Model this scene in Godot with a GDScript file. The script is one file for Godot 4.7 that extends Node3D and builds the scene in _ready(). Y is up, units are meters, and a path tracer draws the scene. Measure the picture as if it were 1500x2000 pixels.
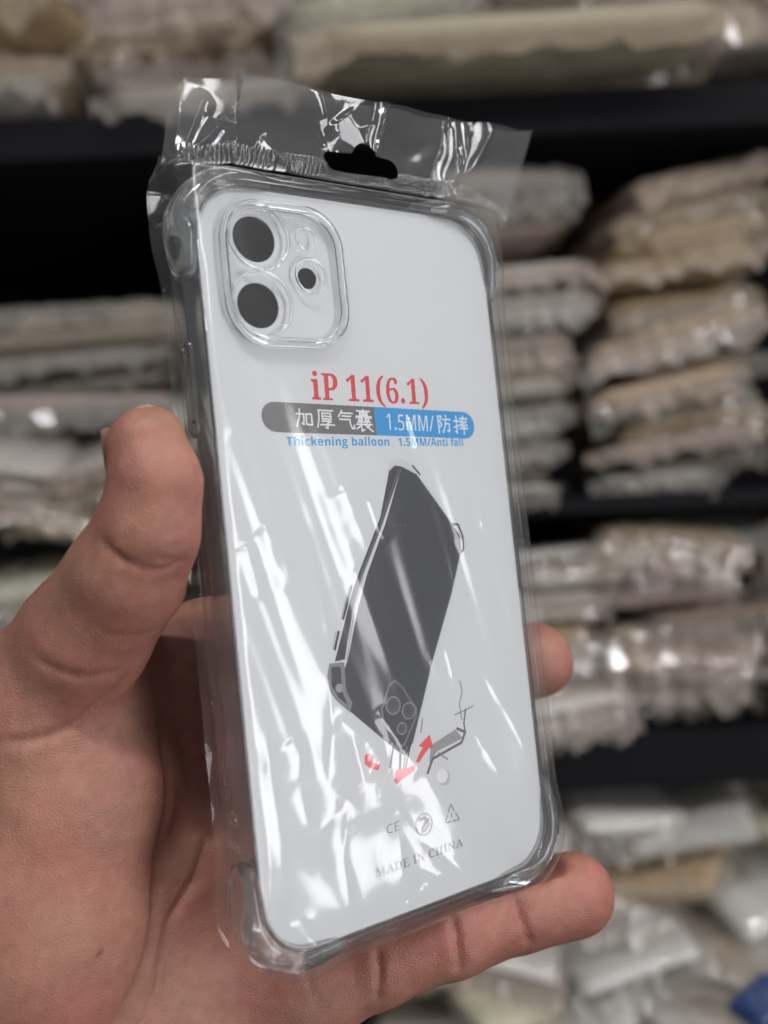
extends Node3D
# A bagged clear phone case held up in a left hand in front of shop shelves full of bagged cases.
# Lengths inside the builders are millimetres in the case's own frame (x across, y along, z out of its back).

const MM := 0.001
# where the case is held in the room: centre of the card inside it
var held := Transform3D(Basis(Vector3(0.81124, 0.01921, -0.58439), Vector3(-0.05165, 0.99791, -0.03890), Vector3(0.58242, 0.06175, 0.81054)), Vector3(0.00018, 1.34198, -0.20520))
var mats := {}
var used_names := {}


func _ready() -> void:
	# camera: a phone held 20 cm from the case, rolled a little
	var cam := Camera3D.new()
	cam.name = "camera"
	add_child(cam)
	cam.position = Vector3(0, 1.35, 0)
	cam.rotation_degrees = Vector3(0, 0, -3)
	var lens := CameraAttributesPhysical.new()
	lens.frustum_focal_length = 22.8
	lens.frustum_focus_distance = 0.204
	lens.exposure_aperture = 5.6
	lens.exposure_multiplier = 1.0
	lens.frustum_near = 0.02
	lens.frustum_far = 20.0
	cam.attributes = lens
	cam.fov = 55.5
	cam.near = 0.02
	cam.far = 20.0
	cam.current = true
	# the dim shop beyond the shelves
	var env := Environment.new()
	env.background_mode = Environment.BG_COLOR
	env.background_color = Color(0.09, 0.091, 0.093).linear_to_srgb()
	env.tonemap_mode = Environment.TONE_MAPPER_LINEAR
	env.tonemap_exposure = 1.0
	env.sdfgi_enabled = true
	env.ssao_enabled = true
	env.ssil_enabled = true
	var we := WorldEnvironment.new()
	we.name = "world_environment"
	we.environment = env
	add_child(we)
	make_materials()
	# the shop's lamps, outside the frame
	lamp(Vector3(1.0, 2.2, 0.35), Vector3(0.35, 1.2, 0.1), Vector2(1.3, 0.13), 13.0, "ceiling_lamp", "slim white ceiling light over the aisle beside the shelves", Vector3(0.93, 0, -0.36))
	lamp(Vector3(-0.15, 2.35, 0.45), Vector3(-0.15, 0.6, -0.6), Vector2(1.0, 0.05), 72.0, "ceiling_lamp", "slim white ceiling light tilted toward the front of the shelves")
	lamp(Vector3(1.11, 1.22, 0.66), Vector3(0.0, 1.34, -0.2), Vector2(0.40, 0.85), 8.8, "light_box", "tall lit white panel facing the shelves from the side")
	build_rack()
	build_packets()
	build_card()
	build_case()
	build_bag()
	build_hand()


# ---------------------------------------------------------------- helpers

func numbered(called: String) -> String:
	if not used_names.has(called):
		used_names[called] = 0
		return called
	used_names[called] += 1
	return "%s_%03d" % [called, used_names[called]]


func thing(called: String, label: String, category: String, at: Transform3D, group := "") -> Node3D:
	var o := Node3D.new()
	o.name = numbered(called)
	add_child(o)
	o.transform = at
	tag(o, label, category, group)
	return o


func tag(o: Node3D, label: String, category: String, group := "") -> void:
	o.set_meta("label", label)
	o.set_meta("category", category)
	if group:
		o.set_meta("group", group)


func part(called: String, mesh: Mesh, mat: Material, parent: Node3D, at := Transform3D()) -> MeshInstance3D:
	var o := MeshInstance3D.new()
	o.name = called
	o.mesh = mesh
	o.material_override = mat
	parent.add_child(o, true)
	o.transform = at
	return o


# triangles are given anticlockwise seen from outside; Godot wants them clockwise
func solid(v: PackedVector3Array, idx: PackedInt32Array, uv := PackedVector2Array(), col := PackedColorArray(), flip := false) -> ArrayMesh:
	var n := PackedVector3Array()
	n.resize(v.size())
	var out := PackedInt32Array()
	out.resize(idx.size())
	for t in range(0, idx.size(), 3):
		var a := idx[t]
		var b := idx[t + 1]
		var c := idx[t + 2]
		if flip:
			var s := b
			b = c
			c = s
		var face := (v[b] - v[a]).cross(v[c] - v[a])
		n[a] += face
		n[b] += face
		n[c] += face
		out[t] = a
		out[t + 1] = c
		out[t + 2] = b
	for i in n.size():
		n[i] = n[i].normalized()
	var arr := []
	arr.resize(Mesh.ARRAY_MAX)
	arr[Mesh.ARRAY_VERTEX] = v
	arr[Mesh.ARRAY_NORMAL] = n
	arr[Mesh.ARRAY_INDEX] = out
	if uv.size():
		arr[Mesh.ARRAY_TEX_UV] = uv
	if col.size():
		arr[Mesh.ARRAY_COLOR] = col
	var m := ArrayMesh.new()
	m.add_surface_from_arrays(Mesh.PRIMITIVE_TRIANGLES, arr)
	return m


func grid_index(na: int, nb: int, close_a := false, close_b := false) -> PackedInt32Array:
	# vertex (a, b) is a * nb + b; the face looks along a x b
	var idx := PackedInt32Array()
	for a in (na if close_a else na - 1):
		for b in (nb if close_b else nb - 1):
			var a1 := (a + 1) % na
			var b1 := (b + 1) % nb
			idx.append_array([a * nb + b, a1 * nb + b, a1 * nb + b1, a * nb + b, a1 * nb + b1, a * nb + b1])
	return idx


func rounded_outline(hw: float, hh: float, r: float, per_corner := 10, per_side := 8) -> Array:
	# anticlockwise outline and its outward normals
	var pts := []
	var nor := []
	var corners := [Vector2(hw - r, hh - r), Vector2(-hw + r, hh - r), Vector2(-hw + r, -hh + r), Vector2(hw - r, -hh + r)]
	for k in 4:
		for i in per_corner + 1:
			var a := PI / 2 * (k + float(i) / per_corner)
			var d := Vector2(cos(a), sin(a))
			pts.append(corners[k] + d * r)
			nor.append(d)
		var next: Vector2 = corners[(k + 1) % 4]
		var d2 := Vector2(cos(PI / 2 * (k + 1)), sin(PI / 2 * (k + 1)))
		for i in range(1, per_side):
			pts.append((corners[k] as Vector2).lerp(next, float(i) / per_side) + d2 * r)
			nor.append(d2)
	return [pts, nor]


func sweep(outline: Array, profile: Array, centre := Vector2.ZERO, closed := true) -> ArrayMesh:
	# profile: Vector2(outward, z), anticlockwise
	var v := PackedVector3Array()
	var pts: Array = outline[0]
	for i in pts.size():
		for p: Vector2 in profile:
			var q: Vector2 = pts[i] + outline[1][i] * p.x + centre
			v.append(Vector3(q.x, q.y, p.y) * MM)
	return solid(v, grid_index(pts.size(), profile.size(), closed, true))


func round_profile(r: float, at: Vector2, n := 10, flat := 1.0) -> Array:
	var out := []
	for i in n:
		var a := TAU * i / n
		out.append(at + Vector2(cos(a) * r, sin(a) * r * flat))
	return out


func block(size: Vector3, bevel: float) -> ArrayMesh:
	# a box with rounded edges
	var v := PackedVector3Array()
	var idx := PackedInt32Array()
	var ends := [-1.0, -1.0, -1.0, 1.0, 1.0, 1.0]
	var lean := [-1.0, -0.41, 0.0, 0.0, 0.41, 1.0]
	var axes := [[Vector3.RIGHT, Vector3.UP, Vector3.BACK], [Vector3.UP, Vector3.BACK, Vector3.RIGHT], [Vector3.BACK, Vector3.RIGHT, Vector3.UP]]
	var inner := size / 2 - Vector3.ONE * bevel
	for ax in axes:
		for s in [1.0, -1.0]:
			var first := v.size()
			for i in 6:
				for j in 6:
					var c: Vector3 = (ax[0] * ends[i] * s + ax[1] * ends[j] + ax[2] * s) * inner
					var d: Vector3 = ax[0] * lean[i] * s + ax[1] * lean[j] + ax[2] * s
					v.append(c + d.normalized() * bevel)
			for i in 5:
				for j in 5:
					var a := first + i * 6 + j
					var b := a + 6
					idx.append_array([a, b, b + 1, a, b + 1, a + 1])
	return solid(v, idx)


func plain(color: Color, rough: float, metal := 0.0) -> StandardMaterial3D:
	# color: real-world base colour, linear
	var m := StandardMaterial3D.new()
	m.albedo_color = color.linear_to_srgb()
	m.roughness = rough
	m.metallic = metal
	return m


func clear_film(haze: float, rough: float, tint := Color(1, 1, 1)) -> StandardMaterial3D:
	var m := StandardMaterial3D.new()
	m.transparency = BaseMaterial3D.TRANSPARENCY_ALPHA
	m.albedo_color = Color(tint.r, tint.g, tint.b, haze)
	m.roughness = rough
	m.cull_mode = BaseMaterial3D.CULL_DISABLED
	return m


func noise(seed_: int, freq: float, octaves := 3) -> FastNoiseLite:
	var f := FastNoiseLite.new()
	f.seed = seed_
	f.frequency = freq
	f.noise_type = FastNoiseLite.TYPE_SIMPLEX_SMOOTH
	f.fractal_type = FastNoiseLite.FRACTAL_FBM
	f.fractal_octaves = octaves
	return f


func make_materials() -> void:
	mats.board = plain(Color(0.006, 0.006, 0.008), 0.7)
	mats.board.metallic_specular = 0.25
	mats.lamp_housing = plain(Color(0.7, 0.7, 0.7), 0.5)
	mats.film = clear_film(0.015, 0.15)
	mats.header_film = clear_film(0.03, 0.09)
	mats.panel = clear_film(0.005, 0.05)
	mats.clear_wall = clear_film(0.01, 0.06)
	mats.side_film = clear_film(0.015, 0.09)
	var g := StandardMaterial3D.new()
	g.albedo_color = Color(0.97, 0.98, 0.98, 0.0)
	g.transparency = BaseMaterial3D.TRANSPARENCY_ALPHA
	g.refraction_enabled = true
	g.refraction_scale = 0.047
	g.roughness = 0.03
	mats.clear_ridge = g
	var soft := g.duplicate()
	soft.refraction_scale = 0.036
	soft.albedo_color = Color(0.95, 0.96, 0.96, 0.03)
	mats.clear_bumper = soft
	for k in 4:
		mats["pouch%d" % k] = clear_film([0.12, 0.18, 0.24, 0.15][k], [0.04, 0.07, 0.05, 0.03][k], [Color(0.88, 0.84, 0.79), Color(0.84, 0.77, 0.67), Color(0.86, 0.80, 0.75), Color(0.84, 0.83, 0.79)][k])
	var tones := {
		"grey": Color(0.318, 0.280, 0.237), "pinkish": Color(0.378, 0.288, 0.258), "tan": Color(0.447, 0.310, 0.163), "yellow": Color(0.447, 0.301, 0.086),
		"white": Color(0.619, 0.602, 0.568), "cream": Color(0.499, 0.473, 0.335), "brown": Color(0.189, 0.129, 0.086), "pale green": Color(0.430, 0.456, 0.344), "teal": Color(0.146, 0.181, 0.172), "blue": Color(0.003, 0.039, 0.172),
	}
	for k in tones:
		mats["fill_" + k] = plain(tones[k], 0.45)


func lamp(at: Vector3, toward: Vector3, size: Vector2, radiance: float, called: String, label: String, up := Vector3.UP) -> void:
	var t := Transform3D(Basis(), at).looking_at(toward, up)
	var o := thing(called, label, "lamp", t)
	var housing := BoxMesh.new()
	housing.size = Vector3(size.x + 0.04, size.y + 0.04, 0.04)
	part("housing", housing, mats.lamp_housing, o, Transform3D(Basis(), Vector3(0, 0, 0.022)))
	var glow := BoxMesh.new()
	glow.size = Vector3(size.x, size.y, 0.004)
	var gm := plain(Color(0.8, 0.8, 0.8), 0.6)
	gm.emission_enabled = true
	gm.emission = Color(0.99, 0.99, 1.0)
	gm.emission_energy_multiplier = 1.5
	part("lamp_diffuser", glow, gm, o)
	var l := AreaLight3D.new()
	l.name = "area_light"
	l.area_size = size
	l.area_normalize_energy = false
	l.light_energy = radiance / PI
	l.light_color = Color(0.99, 0.99, 1.0)
	l.shadow_enabled = true
	o.add_child(l)
	l.position = Vector3(0, 0, -0.006)


# ---------------------------------------------------------------- shelves and packets behind

func build_rack() -> void:
	var o := thing("shelving_rack", "matt black shop rack whose shelves carry stacks of bagged cases", "shelf", Transform3D(Basis(), Vector3(0, 0, -0.74)))
	var spans := [
		# x from, x to, y bottom, y top
		[-0.75, 0.75, 1.630, 1.664], [-0.75, -0.10, 1.245, 1.278], [-0.096, 0.75, 1.340, 1.354], [-0.096, 0.75, 1.130, 1.172], [-0.75, -0.10, 0.90, 0.93], [-0.096, 0.75, 0.86, 0.90],
	]
	for s in spans:
		var b := block(Vector3(s[1] - s[0], s[3] - s[2], 0.40), 0.003)
		part("shelf_board", b, mats.board, o, Transform3D(Basis(), Vector3((s[0] + s[1]) / 2, (s[2] + s[3]) / 2, -0.20)))
	for x in [-0.77, 0.77]:
		part("upright", block(Vector3(0.035, 2.3, 0.40), 0.003), mats.board, o, Transform3D(Basis(), Vector3(x, 1.15, -0.20)))
	part("divider", block(Vector3(0.003, 0.80, 0.39), 0.001), mats.board, o, Transform3D(Basis(), Vector3(-0.098, 1.262, -0.20)))
	part("back_panel", block(Vector3(1.6, 2.3, 0.012), 0.002), mats.board, o, Transform3D(Basis(), Vector3(0, 1.15, -0.41)))


var pouches := []
var fillings := []


func make_pouches() -> void:
	# a flat bag, bulged by what is in it, with a crimped fin at both ends; half sizes 1 x 1 x 1
	for k in 4:
		var f := noise(20 + k, 1.7, 3)
		var g := noise(50 + k, 4.0, 2)
		var kink := noise(90 + k, 4.2, 2)
		var nu := 34
		var nv := 34
		var v := PackedVector3Array()
		var idx := PackedInt32Array()
		for side in [1.0, -1.0]:
			var first := v.size()
			for i in nu + 1:
				for j in nv + 1:
					var u := 2.0 * i / nu - 1.0
					var w := 2.0 * j / nv - 1.0
					var body := sqrt(maxf(0.0, 1.0 - pow(absf(u), 5.0))) * sqrt(maxf(0.0, 1.0 - pow(minf(1.0, absf(w) / 0.88), 4.0)))
					var y: float = side * body * (0.95 + 0.30 * f.get_noise_3d(u * 1.5, w * 2.5, side * 3.0) + 0.16 * g.get_noise_3d(u, w, side * 9.0))
					y += side * body * 0.34 * (0.35 - absf(kink.get_noise_3d(u, w * 0.6, side * 5.0)))
					var edge := smoothstep(0.86, 1.0, absf(u))
					y += edge * 0.8 * f.get_noise_2d(u * 2.0 + 7.0, w * 2.0)
					# the sealed flap at the end droops or stands up, and is creased
					var flap := smoothstep(0.80, 1.0, absf(w))
					y += flap * ([-2.4, -1.6, -2.8, 1.1][k] + 0.9 * f.get_noise_2d(u * 1.3, 4.0) + 0.6 * kink.get_noise_2d(u * 1.2, w * 2.0))
					v.append(Vector3(u + 0.06 * f.get_noise_2d(w * 2.0, 3.0), y, w + 0.05 * f.get_noise_2d(u * 2.0, 11.0) - 0.05 * flap * flap + 0.05 * flap * kink.get_noise_2d(u * 1.6, 20.0)))
			for i in nu:
				for j in nv:
					var a := first + i * (nv + 1) + j
					var b := a + nv + 1
					if side < 0:
						idx.append_array([a, b, b + 1, a, b + 1, a + 1])
					else:
						idx.append_array([a, b + 1, b, a, a + 1, b + 1])
		pouches.append(solid(v, idx))
	for k in 3:
		# the case or card inside: a slab with rounded rim and a slight bow
		var n := 12
		var v := PackedVector3Array()
		var idx := PackedInt32Array()
		for side in [1.0, -1.0]:
			var first := v.size()
			for i in n + 1:
				for j in n + 1:
					var u := 2.0 * i / n - 1.0
					var w := 2.0 * j / n - 1.0
					u = signf(u) * pow(absf(u), 0.5)
					w = signf(w) * pow(absf(w), 0.5)
					var rim := pow(maxf(0.0, 1.0 - pow(absf(u), 8.0)) * maxf(0.0, 1.0 - pow(absf(w), 14.0)), 0.5)
					v.append(Vector3(u * 0.86, side * rim * (0.55 + 0.06 * k) + 0.10 * (k - 1) * u * u, w * 0.79))
			for i in n:
				for j in n:
					var a := first + i * (n + 1) + j
					var b := a + n + 1
					if side < 0:
						idx.append_array([a, b, b + 1, a, b + 1, a + 1])
					else:
						idx.append_array([a, b + 1, b, a, a + 1, b + 1])
		fillings.append(solid(v, idx))


func packet(rng: RandomNumberGenerator, at: Vector3, half: Vector3, turn: Vector3, tone: String, label: String, group: String) -> void:
	var b := Basis.from_euler(Vector3(deg_to_rad(turn.x), deg_to_rad(turn.y), deg_to_rad(turn.z)))
	var o := thing("bagged_case", label, "packet", Transform3D(b, at), group)
	var s := Transform3D(Basis.from_scale(half), Vector3.ZERO)
	part("pouch", pouches[rng.randi() % pouches.size()], mats["pouch%d" % (rng.randi() % 4)] if tone != "blue" else mats.clear_wall, o, s)
	part("packed_case", fillings[rng.randi() % fillings.size()], mats["fill_" + tone], o, s)


const ORDER := ["lowest", "second from the bottom", "third from the bottom", "fourth from the bottom", "fifth from the bottom", "sixth from the bottom", "seventh from the bottom", "eighth from the bottom", "ninth from the bottom", "tenth from the bottom", "eleventh from the bottom", "twelfth from the bottom", "thirteenth from the bottom", "fourteenth from the bottom"]


func stack(rng: RandomNumberGenerator, x: float, y0: float, z: float, half_w: float, thick: float, n: int, tones: Array, lean: float, turn: float, kind: String, where: String, group: String, jitter := 1.0, pitch := 0.0) -> void:
	var y := y0
	for i in n:
		var t := thick * rng.randf_range(0.65, 1.35)
		var tone: String = tones[rng.randi() % tones.size()]
		var rank: String = "%s, %s" % [ORDER[i] if i < n - 1 else "topmost", where] if n > 1 else where
		packet(rng, Vector3(x + rng.randf_range(-0.007, 0.007) * jitter, y + t, z - 0.09 + rng.randf_range(-0.014, 0.014) * jitter), Vector3(half_w * rng.randf_range(0.88, 1.08), t * 1.1, 0.092),
			Vector3(pitch + rng.randf_range(-2, 2) * jitter, turn + rng.randf_range(-8, 8) * jitter, lean + rng.randf_range(-2, 2) * jitter), tone, "%s %s %s" % [tone, kind, rank], group if n > 1 else "")
		y += 2.0 * t


func build_packets() -> void:
	make_pouches()
	var rng := RandomNumberGenerator.new()
	rng.seed = 7
	# middle shelf, right of the held case: a tall tan pile, a grey pile beside it
	stack(rng, 0.232, 1.372, -0.745, 0.066, 0.0073, 13, ["tan", "tan", "yellow", "tan", "pinkish", "tan", "grey"], 8.0, 3.0, "bagged case", "in the tall tan pile", "packets of the tall tan pile", 2.2)
	stack(rng, 0.232, 1.356, -0.735, 0.058, 0.007, 1, ["white"], 0.0, -12.0, "bagged case", "under the tall tan pile", "")
	stack(rng, 0.250, 1.570, -0.75, 0.070, 0.008, 3, ["pinkish", "grey", "teal"], 13.0, 8.0, "bag", "of three tilted on the tall tan pile", "packets on top of the tan pile")
	stack(rng, 0.108, 1.356, -0.74, 0.050, 0.0072, 14, ["grey", "grey", "white", "grey", "cream"], 2.0, -4.0, "bagged case", "in the narrow grey pile beside the tan one", "packets of the narrow grey pile", 1.4)
	stack(rng, 0.098, 1.562, -0.75, 0.055, 0.009, 3, ["pinkish", "pinkish", "grey"], 2.0, 6.0, "bagged case", "of three capping the narrow grey pile", "packets on top of the grey pile", 1.6)
	# lower shelf, right
	stack(rng, 0.118, 1.175, -0.73, 0.052, 0.0080, 9, ["white", "cream", "white", "tan", "white"], 1.0, 4.0, "bagged case", "in the short white pile on the lower shelf", "packets of the short white pile", 1.8)
	stack(rng, 0.232, 1.175, -0.735, 0.060, 0.0085, 9, ["pinkish", "grey", "brown", "pinkish", "grey"], -2.0, -6.0, "bagged case", "in the untidy brownish heap on the lower shelf", "packets of the brownish heap", 2.6)
	stack(rng, 0.340, 1.175, -0.76, 0.055, 0.0085, 8, ["grey", "brown", "pinkish"], 3.0, 10.0, "bagged case", "in the dim pile at the lower shelf's end", "packets of the dim pile", 2.2)
	packet(rng, Vector3(0.235, 1.330, -0.81), Vector3(0.075, 0.003, 0.08), Vector3(14, -8, -1), "teal", "dark teal flat sleeve lying over the untidy brownish heap", "")
	# left part of the rack
	stack(rng, -0.245, 1.440, -0.74, 0.100, 0.0078, 6, ["grey", "grey", "pinkish", "grey"], 0.0, 2.0, "bagged case", "in the wide flat pile above the white cards", "packets of the wide grey pile", 1.3)
	stack(rng, -0.275, 1.396, -0.675, 0.052, 0.0045, 3, ["white"], -12.0, 24.0, "bagged card", "of those slipping out under the wide pile", "white bagged cards slipping out of the pile", 2.0, 24.0)
	stack(rng, -0.185, 1.404, -0.685, 0.058, 0.0045, 3, ["white"], 6.0, -14.0, "bagged card", "of those leaning beside the slipping cards", "white bagged cards leaning", 2.0, 20.0)
	stack(rng, -0.255, 1.340, -0.735, 0.080, 0.009, 3, ["brown", "grey", "white"], -4.0, 5.0, "bagged case", "of three under the white slipping cards", "packets under the white cards", 2.2, 6.0)
	stack(rng, -0.260, 1.296, -0.695, 0.085, 0.018, 1, ["pale green"], 3.0, -6.0, "padded bag", "near the bottom of the left pile", "", 1.0, 8.0)
	stack(rng, -0.245, 1.280, -0.73, 0.085, 0.0055, 2, ["pinkish", "brown"], 0.0, 4.0, "flat bag", "on the shelf under the pale green bag", "flat bags under the pale green one", 1.5)
	# top shelf
	stack(rng, -0.290, 1.666, -0.74, 0.075, 0.010, 6, ["tan", "brown", "white", "tan", "brown"], 4.0, 6.0, "bag", "in the slumped pile on the top shelf", "packets slumped on the top shelf", 2.8)
	stack(rng, -0.140, 1.666, -0.75, 0.085, 0.011, 6, ["grey", "pinkish", "grey", "brown"], 3.0, -5.0, "large bag", "in the pile next to the slumped one", "packets in the middle of the top shelf", 2.4)
	stack(rng, 0.015, 1.705, -0.755, 0.080, 0.013, 4, ["cream", "grey", "cream", "brown"], 4.0, 4.0, "puffy bag", "in the pile over the long cream packet", "cream bags over the long packet", 2.0)
	stack(rng, 0.165, 1.710, -0.76, 0.080, 0.012, 4, ["cream", "brown", "grey", "cream"], 2.0, -6.0, "puffy bag", "in the second pile behind the long packet", "pale bags right of the cream ones", 2.4)
	stack(rng, 0.300, 1.690, -0.75, 0.070, 0.012, 4, ["pinkish", "grey", "brown"], -3.0, 6.0, "bag", "in the pile ending the top shelf", "dull bags at the end of the top shelf", 2.4)
	packet(rng, Vector3(0.115, 1.685, -0.72), Vector3(0.160, 0.011, 0.06), Vector3(0, 0, 0.6), "cream", "long flat cream packet lying along the front of the top shelf", "")
	# bottom shelf: a loose heap
	var spots := [
		[0.10, 1.075, -0.735, "white", -20, 8], [0.17, 1.092, -0.745, "white", 14, -4], [0.235, 1.085, -0.73, "white", -12, 12], [0.30, 1.07, -0.75, "cream", 30, -8], [0.145, 1.045, -0.72, "grey", 10, -14], [0.215, 1.050, -0.715, "tan", -30, 10],
		[0.275, 1.035, -0.73, "white", 22, 18], [0.34, 1.03, -0.745, "brown", -8, 6], [0.03, 1.03, -0.74, "grey", 12, 4], [0.085, 1.010, -0.725, "white", -18, -10], [0.165, 1.005, -0.705, "white", 5, 16], [0.245, 0.998, -0.71, "grey", -25, -6],
		[0.315, 0.985, -0.72, "pinkish", 15, -18], [0.00, 0.985, -0.73, "white", -6, 12], [0.065, 0.965, -0.71, "cream", 25, -8], [0.135, 0.958, -0.70, "white", -14, 22], [0.21, 0.955, -0.695, "white", 18, -12], [0.02, 0.935, -0.71, "grey", -10, -6], [0.10, 0.920, -0.70, "brown", 8, 8], [0.18, 0.915, -0.69, "white", -8, -8], [0.26, 0.925, -0.70, "tan", 14, 10],
	]
	for s in spots:
		packet(rng, Vector3(s[0], s[1] + 0.012, s[2] - 0.07), Vector3(0.054, 0.0125, 0.085), Vector3(rng.randf_range(4, 18), s[4], s[5]), s[3], "%s bagged case lying loose in the heap on the bottom shelf" % s[3], "loose packets on the bottom shelf")
	for k in 6:
		packet(rng, Vector3(0.05 + 0.055 * k, 1.055 + 0.012 * sin(k * 2.0), -0.875), Vector3(0.050, 0.020, 0.07), Vector3(20, 25 * sin(k * 3.0), 14 * cos(k * 2.0)), ["white", "tan", "white", "grey", "white", "pinkish"][k], "%s bulky bag behind the loose heap on the bottom shelf" % ["white", "tan", "white", "grey", "white", "pinkish"][k], "bulky bags behind the loose heap")
	packet(rng, Vector3(0.243, 1.000, -0.665), Vector3(0.024, 0.014, 0.02), Vector3(10, 30, 20), "blue", "crumpled bright blue bag in the heap on the bottom shelf", "")


# ---------------------------------------------------------------- printed card

const CARD_HW := 36.75
const CARD_HH := 74.5
const HOLES := [[Vector2(-24.2, 64.3), 4.7], [Vector2(-24.8, 50.8), 4.6], [Vector2(-12.8, 57.2), 2.25]]
var page: Image


func to_px(p: Vector2) -> Vector2:
	return Vector2((p.x + CARD_HW) / (2 * CARD_HW) * 1024.0, (CARD_HH - p.y) / (2 * CARD_HH) * 2048.0)


func ink(points: Array, color: Color, cover := 1.0) -> void:
	# fills a polygon given in millimetres
	var q := PackedVector2Array()
	var lo := 1e9
	var hi := -1e9
	for p in points:
		q.append(to_px(p))
		lo = minf(lo, q[-1].y)
		hi = maxf(hi, q[-1].y)
	for y in range(maxi(0, int(lo)), mini(2047, int(hi) + 1) + 1):
		var xs := []
		var yy := y + 0.5
		for i in q.size():
			var a := q[i]
			var b := q[(i + 1) % q.size()]
			if (a.y <= yy) != (b.y <= yy):
				xs.append(a.x + (yy - a.y) / (b.y - a.y) * (b.x - a.x))
		xs.sort()
		for k in range(0, xs.size() - 1, 2):
			var x0 := maxi(0, int(round(xs[k])))
			var x1 := mini(1024, int(round(xs[k + 1])))
			if x1 > x0:
				if cover >= 1.0:
					page.fill_rect(Rect2i(x0, y, x1 - x0, 1), color)
				else:
					for x in range(x0, x1):
						page.set_pixel(x, y, page.get_pixel(x, y).lerp(color, cover))


func dot(c: Vector2, r: float, color: Color, cover := 1.0) -> void:
	var pts := []
	for i in 40:
		pts.append(c + Vector2(cos(TAU * i / 40), sin(TAU * i / 40)) * r)
	ink(pts, color, cover)


func stroke(pts: Array, w: float, color: Color, cover := 1.0) -> void:
	for i in pts.size() - 1:
		var a: Vector2 = pts[i]
		var b: Vector2 = pts[i + 1]
		var d := (b - a).normalized() * w / 2
		var s := d.orthogonal()
		ink([a - d * 0.6 + s, b + d * 0.6 + s, b + d * 0.6 - s, a - d * 0.6 - s], color, cover)


func words(text: String, font_name: String, weight: int, from: Vector2, to: Vector2, height: float, color: Color) -> void:
	# lettering stretched to run from -> to, its capitals height tall
	var f := SystemFont.new()
	f.font_names = PackedStringArray([font_name])
	f.font_weight = weight
	var tm := TextMesh.new()
	tm.font = f
	tm.text = text
	tm.font_size = 64
	tm.pixel_size = 1.0
	tm.depth = 0.0
	tm.curve_step = 1.5
	var box := tm.get_aabb()
	var cap := TextMesh.new()
	cap.font = f
	cap.text = "H"
	cap.font_size = 64
	cap.pixel_size = 1.0
	cap.depth = 0.0
	var capbox := cap.get_aabb()
	var arr := tm.surface_get_arrays(0)
	var v: PackedVector3Array = arr[Mesh.ARRAY_VERTEX]
	var idx: PackedInt32Array = arr[Mesh.ARRAY_INDEX] if arr[Mesh.ARRAY_INDEX] != null else PackedInt32Array(range(v.size()))
	var right := (to - from) / box.size.x
	var up := (to - from).normalized().orthogonal() * -1.0
	if up.y < 0:
		up = -up
	up *= height / capbox.size.y
	for t in range(0, idx.size(), 3):
		var tri := []
		for k in 3:
			var p := v[idx[t + k]]
			tri.append(from + right * (p.x - box.position.x) + up * (p.y - capbox.position.y))
		ink(tri, color)


func hanzi(strokes: Array, at: Vector2, size: float, slope: float, color: Color) -> void:
	for s in strokes:
		var pts := []
		for p in s:
			var q := Vector2(p[0] - 5.0, p[1] - 5.0) * size / 10.0
			pts.append(at + Vector2(q.x, q.y + q.x * slope))
		stroke(pts, 0.36, color)


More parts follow.
